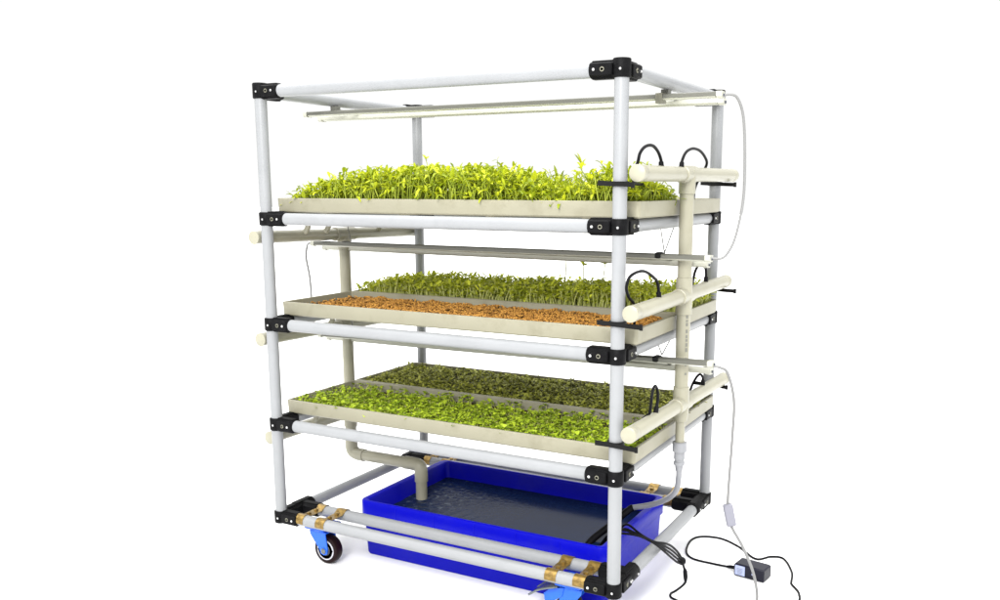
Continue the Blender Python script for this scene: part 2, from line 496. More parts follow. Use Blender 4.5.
# growing media
def medium(name, y0, y1, z, label, m):
    b = MB(); n = 60; k = 16; V = []; F = []
    x0, x1 = TX0 + 0.009, TX1 - 0.009
    for i in range(n + 1):
        for j in range(k + 1):
            V.append((x0 + (x1 - x0) * i / n, y0 + 0.009 + (y1 - y0 - 0.018) * j / k, z + random.uniform(-0.0012, 0.0015)))
    for i in range(n):
        for j in range(k):
            a = i * (k + 1) + j
            F.append((a, a + k + 1, a + k + 2, a + 1))
    b.add(V, F)
    return tag(b.build(name, m, None, loc=(0.45, y0, z)), label, 'soil', kind='stuff')
medium('growing_mat', YF0, YF1, ZT[3] + 0.010, 'dark growing mat under the tall top shelf sprouts', M['soil'])
medium('growing_mat', YF0, YF1, ZT[2] + 0.017, 'brown growing mat under the orange seeds', M['soil'])
medium('growing_mat', YB0, YB1, ZT[2] + 0.012, 'dark growing mat under the middle shelf sprouts', M['soil'])
medium('growing_mat', YF0, YF1, ZT[1] + 0.012, 'dark growing mat under the bright low seedlings', M['soil'])
medium('growing_mat', YB0, YB1, ZT[1] + 0.012, 'dark growing mat under the dull olive seedlings', M['soil'])

# ------------------------------------------------------------------ plants
def leaf(m, base, d, L, wd, fold, mi, curl=0.0):
    d = d.normalized()
    s = d.cross(Vector((0, 0, 1)))
    if s.length < 1e-4: s = Vector((1, 0, 0))
    s.normalize(); up = s.cross(d)
    tw = random.uniform(-0.5, 0.5)
    V = []
    for t, w in ((0.0, 0.22), (0.25, 0.78), (0.55, 1.0), (0.82, 0.72), (1.0, 0.10)):
        c = base + d * (L * t * (1 - 0.15 * curl * t)) - Vector((0, 0, 1)) * (curl * L * t * t)
        q = s * math.cos(tw * t) + up * math.sin(tw * t)
        u = up * math.cos(tw * t) - s * math.sin(tw * t)
        V += [c - q * (wd * w / 2) + u * (fold * wd * w), c, c + q * (wd * w / 2) + u * (fold * wd * w)]
    F = []
    for i in range(4):
        a = i * 3
        F += [(a, a + 1, a + 4, a + 3), (a + 1, a + 2, a + 5, a + 4)]
    m.add(V, F, mi)

def seedling(m, x, y, z, h, r, lean, ll, lw, mode, nleaf=2):
    """curved stem with a pair of seed leaves; mode: tall, mid or low"""
    a = random.uniform(0, 2 * PI)
    lx, ly = lean * math.cos(a) * h, lean * math.sin(a) * h
    P = []
    wig = random.uniform(-0.12, 0.12) * h; wa = random.uniform(0, 2 * PI)
    for t in (0, 0.35, 0.7, 1.0):
        k = math.sin(t * PI)
        P.append(Vector((x + lx * t * t + wig * k * math.cos(wa), y + ly * t * t + wig * k * math.sin(wa), z + h * t * (1 - 0.08 * lean))))
    m.tube(P, [r, r * 0.95, r * 0.85, r * 0.7], 4, caps=False, mi=1)
    k1 = random.uniform(0.7, 1.2); ll *= k1; lw *= k1
    top = P[-1]; dirv = (P[-1] - P[-2]).normalized()
    b = random.uniform(0, 2 * PI)
    for k in range(nleaf):
        ang = b + k * (2 * PI / nleaf) + random.uniform(-0.6, 0.6)
        curl = random.uniform(0.0, 0.45)
        if mode == 'tall':
            e = random.uniform(-0.25, 1.2); curl = random.uniform(0.0, 0.75)
        elif mode == 'mid': e = random.uniform(-0.2, 0.9)
        else: e = random.uniform(-0.1, 0.75)
        hd = Vector((math.cos(ang), math.sin(ang), 0))
        d = hd * math.cos(e) + Vector((0, 0, 1)) * math.sin(e) + dirv * 0.2
        L = ll * random.uniform(0.65, 1.2)
        leaf(m, top, d, L, lw * random.uniform(0.75, 1.2), random.uniform(0.05, 0.35), 0, curl)

def lerp(tab, x):
    if x <= tab[0][0]: return tab[0][1]
    for (a, u), (c, v) in zip(tab, tab[1:]):
        if x <= c: return u + (v - u) * (x - a) / (c - a)
    return tab[-1][1]

def bump_noise(x, y):
    return (math.sin(x * 37 + y * 11) + math.sin(x * 61 - y * 43 + 1.7) + math.sin(x * 17 + y * 71 + 0.6)) / 3

# top shelf: tall yellow-green sprouts
HT = [(-0.02, 0.016), (0.02, 0.028), (0.06, 0.060), (0.12, 0.080), (0.26, 0.094), (0.50, 0.096), (0.60, 0.088), (0.66, 0.064), (0.71, 0.048), (0.755, 0.046), (0.79, 0.088), (0.85, 0.094), (0.89, 0.080), (0.92, 0.045)]
m = MB()
y = YF0 + 0.011
row = 0
while y < YF1 - 0.010:
    x = TX0 + 0.012 + random.uniform(0, 0.006)
    while x < TX1 - 0.010:
        px, py = x + random.uniform(-0.003, 0.003), y + random.uniform(-0.003, 0.003)
        x += random.uniform(0.0060, 0.0104)
        if px < 0.02 and random.random() < 0.5: continue
        f = lerp(HT, px) * (0.90 + 0.17 * bump_noise(px, py)) * random.choice((random.uniform(0.36, 0.75), random.uniform(0.72, 1.02), random.uniform(0.80, 1.02)))
        if random.random() < 0.06: f *= 1.12
        if py < YF0 + 0.035: f *= random.uniform(0.55, 0.95)
        if py > 0.22 and px > 0.80: f *= max(0.35, 1 - (py - 0.22) * 5)
        seedling(m, px, py, ZT[3] + 0.010, f, 0.00125, random.uniform(0.05, 0.50), 0.0230, 0.0074, 'tall', random.choice((2, 3, 3)))
    y += 0.0084
o = m.build('tall_sprouts', [M['sprout_tall'], M['stem_tall']], None, loc=(0.45, YF0, ZT[3]), angle=None)
tag(o, 'dense tall yellow-green sprouts crowding the top shelf tray', 'sprouts', kind='stuff')

# middle shelf, rear tray
HM = [(-0.02, 0.030), (0.03, 0.045), (0.10, 0.056), (0.30, 0.054), (0.55, 0.057), (0.75, 0.064), (0.93, 0.068)]
m = MB()
y = YB0 + 0.011
while y < YB1 - 0.010:
    x = TX0 + 0.012
    while x < TX1 - 0.010:
        px, py = x + random.uniform(-0.003, 0.003), y + random.uniform(-0.003, 0.003)
        x += random.uniform(0.0058, 0.0092)
        f = lerp(HM, px) * (0.92 + 0.13 * bump_noise(px * 1.2, py)) * random.uniform(0.45, 1.05)
        if random.random() < 0.05: f *= 1.14
        seedling(m, px, py, ZT[2] + 0.012, f, 0.0013, random.uniform(0.05, 0.35), 0.0185, 0.0085, 'mid')
    y += 0.0088
o = m.build('green_sprouts', [M['sprout_mid'], M['stem_mid']], None, loc=(0.45, YB0, ZT[2]), angle=None)
tag(o, 'mid-height green sprouts with pale stems behind the orange seeds', 'sprouts', kind='stuff')

# middle shelf, front tray: orange seeds
m = MB()
for i in range(15000):
    px = random.uniform(TX0 + 0.013, TX1 - 0.013); py = random.uniform(YF0 + 0.013, YF1 - 0.013)
    if px < 0.05 and random.random() < 0.75: continue
    pz = ZT[2] + 0.0195 + 0.0045 * bump_noise(px * 2, py * 2) + random.uniform(-0.001, 0.003)
    a = random.uniform(0, PI); tl = random.uniform(-0.6, 0.6)
    u = Vector((math.cos(a) * math.cos(tl), math.sin(a) * math.cos(tl), math.sin(tl)))
    v = Vector((-math.sin(a), math.cos(a), 0)); w = u.cross(v)
    L = random.uniform(0.0020, 0.0038); q = L * 0.58
    c = Vector((px, py, pz))
    V = [c - u * L, c + u * L]
    for k in range(5):
        t = 2 * PI * k / 5; V.append(c - u * L * 0.25 + (v * math.cos(t) + w * math.sin(t)) * q)
    for k in range(5):
        t = 2 * PI * k / 5 + 0.6; V.append(c + u * L * 0.45 + (v * math.cos(t) + w * math.sin(t)) * q * 0.8)
    F = []
    for k in range(5):
        k2 = (k + 1) % 5
        F += [(0, 2 + k2, 2 + k), (2 + k, 2 + k2, 7 + k), (2 + k2, 7 + k2, 7 + k), (1, 7 + k, 7 + k2)]
    m.add(V, F)
o = m.build('orange_seeds', M['seed'], None, loc=(0.45, YF0, ZT[2]), angle=None)
tag(o, 'orange-brown sprouting seeds spread in the front middle tray', 'seeds', kind='stuff')

# lowest shelf
def low_bed(name, y0, y1, mats, label, hh, ll, lw, step, thin_back):
    m = MB(); y = y0 + 0.013
    while y < y1 - 0.011:
        x = TX0 + 0.016
        while x < TX1 - 0.012:
            px, py = x + random.uniform(-0.004, 0.004), y + random.uniform(-0.004, 0.004)
            x += step * random.uniform(0.75, 1.25)
            if thin_back:
                u = (py - y0) / (y1 - y0)
                if u > 0.74 + 0.14 * bump_noise(px, 0.3) and random.random() < 0.80: continue
                if px < 0.05 and random.random() < 0.45: continue
            f = hh * (1.0 + 0.25 * bump_noise(px * 1.3, py * 1.3)) * random.uniform(0.65, 1.25)
            seedling(m, px, py, ZT[1] + 0.011, f, 0.0010, random.uniform(0.1, 0.6), ll, lw, 'low', random.choice((2, 2, 3)))
        y += step * 0.95
    o = m.build(name, mats, None, loc=(0.45, y0, ZT[1]), angle=None)
    return tag(o, label, 'seedlings', kind='stuff')
low_bed('bright_seedlings', YF0, YF1, [M['sprout_low'], M['stem_mid']], 'short bright green seedlings in the front lowest tray', 0.0175, 0.0100, 0.0086, 0.0080, True)
low_bed('olive_seedlings', YB0, YB1, [M['sprout_olive'], M['stem_olive']], 'short dull olive seedlings in the rear lowest tray', 0.018, 0.0130, 0.0068, 0.0098, False)

# single seedlings that stand clear of the canopy
STRAYS = [(0.300, 0.25, ZT[3] + 0.010, 0.118, 'tall', 'single dark-tipped sprout rising above the left half of the top canopy'),
          (0.700, 0.24, ZT[3] + 0.010, 0.100, 'tall', 'single forked sprout standing in the dip of the top canopy'),
          (0.560, 0.45, ZT[2] + 0.012, 0.118, 'mid', 'leftmost lone sprout reaching up to the middle shelf lamp'),
          (0.610, 0.45, ZT[2] + 0.012, 0.106, 'mid', 'lone middle shelf sprout with a round drooping tip'),
          (0.668, 0.45, ZT[2] + 0.012, 0.112, 'mid', 'lone bushy-tipped sprout beside the front right post')]
for x, y, z, h, md, lab in STRAYS:
    m = MB(); seedling(m, x, y, z, h, 0.0017, 0.10, 0.021, 0.0100, md, 4)
    o = m.build('stray_sprout', [M['sprout_' + md], M['stem_mid']], None, loc=(x, y, z), angle=None)
    tag(o, lab, 'sprout', 'lone sprouts standing above the canopy')

# ------------------------------------------------------------------ grow lamps
def grow_light(zf0, zf1, zr0, zr1, xf, xr, label, hang, rail_z):
    t = thing('grow_light', (0.47, 0.28, (zf0 + zf1) / 2), label, 'lamp', 'slim grow lamps hung under the shelves')
    def bar(y, x0, x1, z0, z1, hm):
        dirx = Vector((x1 - x0, 0, z1 - z0)); L = dirx.length; ux = dirx.normalized(); uz = Vector((0, -1, 0)).cross(ux) * -1
        if uz.z < 0: uz = -uz
        def f(u, yy, zz): return Vector((x0, y, z0)) + ux * u + Vector((0, yy, 0)) + uz * zz
        # aluminium back with a flange, open below
        out = [(-0.0115, -0.0028), (-0.0115, 0.0048), (-0.009, 0.0064), (0.009, 0.0064), (0.0115, 0.0048), (0.0115, -0.0028)]
        h = MB(); h.loft([[f(u, a, c) for a, c in out] for u in (0.012, L - 0.012)]); h.build('housing', hm, t)
        d = MB()
        prof = [(0.0098 * math.cos(a), -0.0026 - 0.0040 * math.sin(a)) for a in [PI * k / 10 for k in range(11)]]
        d.loft([[f(u, a, c) for a, c in prof] for u in (0.014, L - 0.014)]); d.build('diffuser', M['lamp_white'], t)
        for u0, u1 in ((0.0, 0.012), (L - 0.012, L)):
            e = MB()
            o2 = [(-0.0120, 0.0052), (-0.009, 0.0070), (0.009, 0.0070), (0.0120, 0.0052), (0.0120, -0.0035), (0.008, -0.0072), (-0.008, -0.0072), (-0.0120, -0.0035)]
            e.loft([[f(u, a, c) for a, c in o2] for u in (u0, u1)])
            s = 1 if u0 > 0.1 else -1
            uu = u1 if s > 0 else u0
            ec = e.build('end_cap', M['lamp_white'], t)
            sk = MB(); sk.tube([f(uu - 0.001 * s, 0, -0.001), f(uu + 0.003 * s, 0, -0.001)], 0.0030, 12); sk.build('socket', M['dark'], ec)
    bar(0.240, xf[0], xf[1], zf0, zf1, M['alu'])
    bar(0.325, xr[0], xr[1], zr0, zr1, M['lamp_white'])
    for xc in (0.03, W - 0.004):
        k = (xc - xf[0]) / (xf[1] - xf[0]); z1 = zf0 + (zf1 - zf0) * k; z2 = zr0 + (zr1 - zr0) * k
        right = xc > 0.5
        c = MB()
        # bridge that ties the two tubes together
        c.loft([[Vector((xc - 0.004, yy, zz)), Vector((xc + 0.004, yy, zz)), Vector((xc + 0.004, yy, zz + 0.002)), Vector((xc - 0.004, yy, zz + 0.002))]
                for yy, zz in ((0.236, z1 + 0.0065), (0.252, z1 + 0.0065), (0.325, z2 + 0.0065))])
        if right and hang != 'wire':
            c.box((xc - 0.006, 0.240, z1 - 0.002), (0.0075, 0.0135, 0.0105), None, 0.001)
        elif right:
            c.box((xc, 0.2365, z1 + 0.0035), (0.0062, 0.0125, 0.0065), None, 0.002)
        cl = c.build('clip', (M['clip'] if hang != 'wire' else M['tie']) if right else M['alu'], t)
        w = MB()
        if hang == 'wire':
            for yy in (0.243, 0.327) if right else (0.283,):
                w.tube([(xc, 0.270, z1 + 0.006), (xc if right else 0.006, yy, rail_z - PR)], 0.0014, 8)
            w.build('hanging_wire', M['wire'], cl)
        else:
            h2 = (rail_z - PR - z1 - 0.0080)
            w.box((xc if right else 0.006, 0.255, z1 + 0.0080 + h2 / 2), (0.008, 0.010, h2 / 2 + 0.001), None, 0.0005); w.build('hanger', M['alu'], cl)
    return t
grow_light(0.998, 1.000, 0.993, 0.994, (-0.080, 1.027), (-0.105, 1.006), 'slim twin grow lamp clipped directly under the top frame', 'clip', LV[4])
grow_light(0.666, 0.666, 0.649, 0.646, (-0.074, 1.014), (-0.108, 0.983), 'slim twin grow lamp hung on wires between top and middle shelves', 'wire', LV[3])
grow_light(0.422, 0.441, 0.398, 0.407, (-0.062, 1.027), (-0.106, 0.998), 'slim twin grow lamp hung on wires just above the lowest trays', 'wire', LV[2])

# ------------------------------------------------------------------ supply manifold (right)
SX, RY, R = 0.941, 0.285, 0.0155
sup = thing('supply_manifold', (SX, RY, 0.18), 'upright cream plastic supply pipe with three crosspipes on the right side', 'pipework')
m = MB(); m.tube([(SX, RY, 0.845), (SX, RY, 0.30)], R, 24); m.build('riser', M['pvc'], sup)
m = MB(); m.tube([(SX, RY, 0.31), (SX, RY, 0.235)], 0.0105, 20); m.build('riser_end', M['pvc'], sup)
HD = [(0.840, -0.012, 0.843, 0.642), (0.577, -0.034, 0.581, 0.616), (0.339, -0.032, 0.327, 0.630)]
for z0, y0, z1, y1 in HD:
    k = (RY - y0) / (y1 - y0); zc = z0 + (z1 - z0) * k
    m = MB(); m.tube([(SX, y0 + 0.004, z0), (SX, y1 - 0.004, z1)], R, 24); m.build('crosspipe', M['pvc'], sup)
    for (ya, yb, za) in ((y0, 1, z0), (y1, -1, z1)):
        m = MB()
        pr = [(0, R * 0.93), (0.0012, R * 1.05), (0.006, R * 1.05), (0.024, R * 1.03), (0.0255, R * 0.98)]
        m.tube([(SX, ya + yb * t, za + (z1 - z0) / (y1 - y0) * yb * t) for t, _ in pr], [r for _, r in pr], 28); m.build('end_cap', M['pvc'], sup)
    m = MB()
    RT = R * 1.17
    pr = [(-0.040, R * 1.02), (-0.039, RT), (0.039, RT), (0.040, R * 1.02)]
    m.tube([(SX, RY + t, zc + (z1 - z0) / (y1 - y0) * t) for t, _ in pr], [r for _, r in pr], 28)
    up = 0.010 if z0 > 0.8 else 0.040
    pr = [(-0.042, R * 1.02), (-0.041, RT), (up - 0.001, RT), (up, R * 1.02)]
    if z0 < 0.4: pr = [(-0.040, 0.0118), (-0.038, 0.0145), (-0.020, RT), (up, RT), (up + 0.001, R * 1.02)]
    m.tube([(SX, RY, zc + t) for t, _ in pr], [r for _, r in pr], 28)
    m.build('tee', M['pvc'], sup)
m = MB()
pr = [(0.246, 0.0115), (0.245, 0.0165), (0.224, 0.0168), (0.223, 0.0125), (0.206, 0.0128), (0.205, 0.0110), (0.200, 0.0110), (0.199, 0.0128), (0.192, 0.0128), (0.191, 0.0098), (0.178, 0.0082)]
m.tube([(SX, RY, z) for z, _ in pr], [r for _, r in pr], 18); m.build('hose_coupling', M['hose'], sup)
# printed line on the riser
m = MB()
zz = 0.545
while zz > 0.40:
    h = random.uniform(0.003, 0.009)
    if random.random() < 0.72:
        a0, a1 = math.radians(-50), math.radians(-30)
        m.add([(SX + (R + 0.0003) * math.cos(a), RY + (R + 0.0003) * math.sin(a), z) for a, z in ((a0, zz - h), (a1, zz - h), (a1, zz), (a0, zz))], [(0, 1, 2, 3)])
    zz -= h + random.uniform(0.0012, 0.005)
m.build('print', M['print'], sup, smooth=False)

def feed(pts, r=0.0031):
    m = MB(); m.tube(curve(pts, 8), r, 10)
    p, q = Vector(pts[0]), Vector(pts[1]); d = (q - p).normalized()
    m.tube([p - d * 0.004, p + d * 0.010, p + d * 0.012], [0.0056, 0.0050, 0.0038], 12)
    m.build('feed_tube', M['rubber'], sup)
# top tier loops
feed([(SX, 0.120, 0.853), (SX, 0.116, 0.868), (SX, 0.096, 0.884), (SX, 0.066, 0.893), (SX - 0.002, 0.034, 0.890), (SX - 0.004, 0.012, 0.877), (SX - 0.008, 0.010, 0.858), (SX - 0.019, 0.012, 0.840), (SX - 0.028, 0.050, 0.822), (SX - 0.038, 0.120, 0.819), (SX - 0.041, 0.160, 0.817), (SX - 0.041, 0.178, 0.805), (SX - 0.041, 0.181, 0.778)])
feed([(SX, 0.243, 0.855), (SX, 0.246, 0.868), (SX, 0.264, 0.884), (SX, 0.290, 0.893), (SX, 0.324, 0.897), (SX, 0.366, 0.894), (SX, 0.400, 0.884), (SX - 0.002, 0.428, 0.870), (SX - 0.010, 0.440, 0.856), (SX - 0.022, 0.444, 0.838), (SX - 0.034, 0.446, 0.812), (SX - 0.037, 0.446, 0.785)])
# middle tier
feed([(SX, 0.124, 0.593), (SX, 0.120, 0.610), (SX - 0.001, 0.106, 0.630), (SX - 0.004, 0.045, 0.652), (SX - 0.008, -0.012, 0.648), (SX - 0.012, -0.024, 0.628), (SX - 0.016, -0.002, 0.606), (SX - 0.022, 0.040, 0.588), (SX - 0.034, 0.075, 0.565), (SX - 0.037, 0.085, 0.530)])
feed([(SX, 0.444, 0.595), (SX, 0.444, 0.612), (SX - 0.003, 0.445, 0.628), (SX - 0.014, 0.446, 0.636), (SX - 0.026, 0.444, 0.620), (SX - 0.031, 0.440, 0.585), (SX - 0.033, 0.436, 0.535)])
# lowest tier
feed([(SX, 0.122, 0.352), (SX, 0.130, 0.370), (SX, 0.132, 0.388), (SX, 0.124, 0.403), (SX, 0.113, 0.409), (SX, 0.101, 0.403), (SX, 0.094, 0.388), (SX - 0.001, 0.093, 0.370), (SX - 0.004, 0.093, 0.354), (SX - 0.017, 0.096, 0.342), (SX - 0.026, 0.104, 0.322), (SX - 0.035, 0.110, 0.290)])
feed([(SX, 0.447, 0.346), (SX, 0.447, 0.358), (SX - 0.002, 0.448, 0.366), (SX - 0.009, 0.449, 0.370), (SX - 0.018, 0.448, 0.360), (SX - 0.028, 0.444, 0.335), (SX - 0.035, 0.440, 0.290)])

# ------------------------------------------------------------------ cable ties
def cable_tie(y, z, xa, xb, oy, label):
    m = MB(); r = PR + 0.002
    pts = [(W + r * math.cos(a), y + r * math.sin(a)) for a in [2 * PI * k / 24 for k in range(24)]]
    h = 0.0046
    V = []; F = []
    for (x2, y2) in pts:
        dx, dy = (x2 - W) / r, (y2 - y) / r
        V += [(x2, y2, z - h), (x2 + dx * 0.0016, y2 + dy * 0.0016, z - h), (x2 + dx * 0.0016, y2 + dy * 0.0016, z + h), (x2, y2, z + h)]
    for i in range(24):
        j = (i + 1) % 24
        for k in range(4): F.append((i * 4 + k, i * 4 + (k + 1) % 4, j * 4 + (k + 1) % 4, j * 4 + k))
    m.add(V, F)
    yy = y + oy * (r + 0.0015)
    dz = 0.002
    m.loft([[Vector((xx, yy + oy * yo - 0.0016, zz - hh)), Vector((xx, yy + oy * yo + 0.0016, zz - hh)), Vector((xx, yy + oy * yo + 0.0016, zz + hh)), Vector((xx, yy + oy * yo - 0.0016, zz + hh))]
            for xx, yo, zz, hh in ((xa, 0.004, z + dz, 0.0050), (W - 0.02, 0.0015, z + dz * 0.4, 0.0045), (W, 0.0, z, 0.0045), (W + 0.022, 0.002, z - dz * 0.4, 0.0045), (xb - 0.006, 0.003, z - dz, 0.0045), (xb - 0.006, 0.003, z - dz, 0.0058), (xb, 0.003, z - dz, 0.0058))])
    o = m.build('cable_tie', M['tie'], None, loc=(W, y, z), angle=30)
    tag(o, label, 'cable tie', 'black cable ties holding the supply pipes')
cable_tie(0, 0.8200, 0.866, 0.940, -1, 'black cable tie on the front right post below the highest crosspipe')
cable_tie(0, 0.5530, 0.868, 0.962, -1, 'black cable tie on the front right post beside the orange seeds')
cable_tie(0, 0.3110, 0.867, 0.957, -1, 'black cable tie on the front right post beside the bright seedlings')
cable_tie(D, 0.8225, 0.872, 0.962, -1, 'black cable tie on the rear right post below the highest crosspipe')
cable_tie(D, 0.5600, 0.900, 0.972, -1, 'black cable tie on the rear right post below the second crosspipe')
cable_tie(D, 0.3120, 0.868, 0.960, -1, 'black cable tie on the rear right post by the lowest crosspipe')

# ------------------------------------------------------------------ drain manifold (left)
DX, DY = -0.0325, 0.317
dr = thing('drain_manifold', (DX, DY, 0.06), 'cream plastic drain pipework on the left side emptying into the blue tub', 'pipework')
DH = [(0.694, -0.014, 0.683, 0.648), (0.4465, -0.010, 0.436, 0.640), (0.196, 0.004, 0.190, 0.630)]
m = MB(); m.tube([(DX, DY, 0.700), (DX, DY, 0.105)], R, 24); m.build('downpipe', M['pvc'], dr)
for z0, y0, z1, y1 in DH:
    zc = z0 + (z1 - z0) * (DY - y0) / (y1 - y0)
    m = MB(); m.tube([(DX, y0 + 0.004, z0), (DX, y1 - 0.004, z1)], R, 24); m.build('crosspipe', M['pvc'], dr)
    for (ya, yb, za) in ((y0, 1, z0), (y1, -1, z1)):
        m = MB()
        pr = [(0, R * 0.93), (0.0012, R * 1.05), (0.024, R * 1.03), (0.0255, R * 0.98)]
        m.tube([(DX, ya + yb * t, za) for t, _ in pr], [r for _, r in pr], 28); m.build('end_cap', M['pvc'], dr)
    RT = R * 1.17
    m = MB()
    pr = [(-0.040, R * 1.02), (-0.039, RT), (0.039, RT), (0.040, R * 1.02)]
    m.tube([(DX, DY + t, zc + (z1 - z0) / (y1 - y0) * t) for t, _ in pr], [r for _, r in pr], 28)
    up = 0.004 if z0 > 0.6 else 0.040
    m.tube([(DX, DY, zc - 0.042), (DX, DY, zc - 0.041), (DX, DY, zc + up - 0.001), (DX, DY, zc + up)], [R * 1.02, RT, RT, R * 1.02], 28)
    m.build('tee', M['pvc'], dr)
    for yy in (0.150, 0.228, 0.450):
        zp = z0 + (z1 - z0) * (yy - y0) / (y1 - y0)
        tz = {0: ZT[3], 1: ZT[2], 2: ZT[1]}[[h[0] for h in DH].index(z0)]
        m = MB(); m.tube([(DX + 0.014, yy, zp + 0.008), (-0.0085, yy, zp + 0.022), (-0.0060, yy, tz - 0.0002)], 0.0075, 16); m.build('drain_spout', M['pvc'], dr)
EX, EY, EZ = 0.214, 0.303, 0.078
bend = curve([(DX, DY, 0.120), (DX, DY, 0.096), (DX + 0.003, DY, 0.083), (DX + 0.012, DY, 0.0755), (DX + 0.028, DY - 0.002, 0.0735), (DX + 0.048, DY - 0.003, 0.0738)], 6)
m = MB(); m.tube(bend, R * 1.14, 24); m.build('elbow', M['pvc'], dr)
m = MB(); m.tube([(DX + 0.03, DY - 0.002, 0.0736), (EX - 0.03, EY, EZ)], R, 24); m.build('outlet_pipe', M['pvc'], dr)
m = MB(); m.tube(curve([(EX - 0.052, EY, EZ), (EX - 0.026, EY, EZ), (EX - 0.008, EY, EZ - 0.002), (EX - 0.0015, EY, EZ - 0.010), (EX, EY, EZ - 0.026), (EX, EY, EZ - 0.045)], 6), R * 1.14, 24); m.build('elbow', M['pvc'], dr)
m = MB(); m.tube([(EX, EY, EZ - 0.03), (EX, EY, -0.050)], R * 0.98, 24); m.build('outlet_end', M['pvc'], dr)

# ------------------------------------------------------------------ tub and water
tub = thing('water_tub', (0.49, 0.315, FL), 'blue plastic tub of dark water on the floor under the rack', 'tub')
X0, X1, Y0, Y1, ZR = 0.150, 0.835, 0.118, 0.503, 0.030
m = MB()
i_ = lambda d, z, r: rrect(X0 + d, X1 - d, Y0 + d * 0.55, Y1 - d * 0.55, r, z, 6)
L = [i_(0.016, FL + 0.001, 0.012), i_(0.012, FL + 0.005, 0.016), i_(0.006, ZR - 0.044, 0.018), i_(0.0055, ZR - 0.0415, 0.018), i_(0.0010, ZR - 0.041, 0.020), i_(0.0, ZR - 0.0395, 0.020),
     i_(0.0, ZR - 0.004, 0.020), i_(0.0015, ZR - 0.001, 0.020), i_(0.005, ZR, 0.018), i_(0.014, ZR, 0.014), i_(0.018, ZR - 0.002, 0.013), i_(0.020, ZR - 0.006, 0.012), i_(0.034, FL + 0.006, 0.010)]
m.loft(L)
m.build('body', M['blue'], tub)
def rib(x, y, nx, ny, z0, z1, w):
    q = MB(); q.box((x, y, (z0 + z1) / 2), (w if ny else 0.0012, 0.0012 if ny else w, (z1 - z0) / 2), None, 0.0009); q.build('rib', M['blue'], tub)
for k in range(5):
    x = X0 + 0.115 + k * 0.114
    rib(x, Y0 + 0.0005, 0, 1, ZR - 0.037, ZR - 0.005, 0.0012)
    rib(x, Y1 - 0.0005, 0, 1, ZR - 0.037, ZR - 0.005, 0.0012)
m = MB()
n1, n2 = 70, 40; V = []; F = []
for i in range(n1 + 1):
    for j in range(n2 + 1):
        x = X0 + 0.0245 + (X1 - X0 - 0.0490) * i / n1; y = Y0 + 0.0140 + (Y1 - Y0 - 0.0280) * j / n2
        r = math.hypot(x - EX, y - EY)
        z = -0.016 + 0.0016 * math.sin(r * 190) * math.exp(-r * 9)
        V.append((x, y, z))
for i in range(n1):
    for j in range(n2):
        a = i * (n2 + 1) + j; F.append((a, a + n2 + 1, a + n2 + 2, a + 1))
m.add(V, F)
tag(m.build('water', M['water'], None, loc=(0.49, 0.31, -0.016)), kind='structure')

# black rubber tail that takes the hose down to the sunken pump
m = MB(); m.tube(curve([(0.806, 0.351, 0.044), (0.800, 0.347, 0.041), (0.786, 0.320, 0.028), (0.768, 0.285, 0.010), (0.748, 0.245, -0.008), (0.738, 0.222, -0.024)], 6), 0.0085, 14)
tag(m.build('pump_hose', M['rubber'], None, loc=(0.77, 0.285, 0.01)), 'short black rubber hose dipping into the tub water behind the front post', 'hose')

# hose from the riser to the pump
m = MB()
m.tube(curve([(SX, RY, 0.186), (SX - 0.001, RY + 0.003, 0.160), (SX - 0.012, RY + 0.020, 0.122), (0.900, 0.325, 0.090), (0.855, 0.345, 0.062), (0.800, 0.351, 0.042)], 10), 0.0068, 16)
tag(m.build('water_hose', M['hose'], None, loc=(SX, RY, 0.186)), 'milky flexible hose curving from the supply pipe into the tub', 'hose')

# ------------------------------------------------------------------ cords
m = MB()
m.tube(curve([(1.024, 0.240, 0.997), (1.040, 0.242, 1.000), (1.054, 0.250, 0.992), (1.064, 0.262, 0.955), (1.068, 0.270, 0.880), (1.068, 0.272, 0.790), (1.058, 0.262, 0.715), (1.046, 0.252, 0.680), (1.034, 0.243, 0.667), (1.012, 0.240, 0.667)], 12), 0.0028, 10)
tag(m.build('lamp_cord', M['cord'], None, loc=(1.024, 0.24, 0.997)), 'white cord looping from the top lamp to the middle lamp at right', 'cord')
m = MB()
m.tube(curve([(-0.072, 0.240, 0.666), (-0.092, 0.244, 0.665), (-0.108, 0.254, 0.655), (-0.120, 0.262, 0.625), (-0.112, 0.264, 0.570), (-0.104, 0.258, 0.510), (-0.098, 0.250, 0.450), (-0.090, 0.243, 0.424), (-0.060, 0.240, 0.420)], 12), 0.0028, 10)
tag(m.build('lamp_cord', M['cord'], None, loc=(-0.076, 0.24, 0.665)), 'thin grey cord hanging from the middle lamp at the left side', 'cord')

pc = thing('power_lead', (1.10, 0.29, FL), 'white lamp power cord with inline switch hanging down at the right', 'cord')
m = MB()
m.tube(curve([(1.027, 0.240, 0.436), (1.040, 0.243, 0.434), (1.054, 0.255, 0.420), (1.066, 0.268, 0.360), (1.064, 0.275, 0.280), (1.060, 0.280, 0.200), (1.058, 0.280, 0.130), (1.060, 0.280, 0.095)], 12)
       , 0.0032, 10)
m.tube(curve([(1.066, 0.280, 0.072), (1.074, 0.281, 0.058), (1.089, 0.283, 0.034), (1.104, 0.286, 0.004), (1.118, 0.290, -0.032), (1.126, 0.296, -0.070), (1.128, 0.300, -0.098), (1.126, 0.292, -0.1105), (1.122, 0.262, -0.1118), (1.115, 0.200, -0.1118), (1.10, 0.12, -0.1118), (1.08, 0.04, -0.1118)], 12), 0.0032, 10)
m.build('cord', M['cord'], pc)
m = MB()
Rm = Matrix.Rotation(math.radians(12), 3, 'Y').inverted()
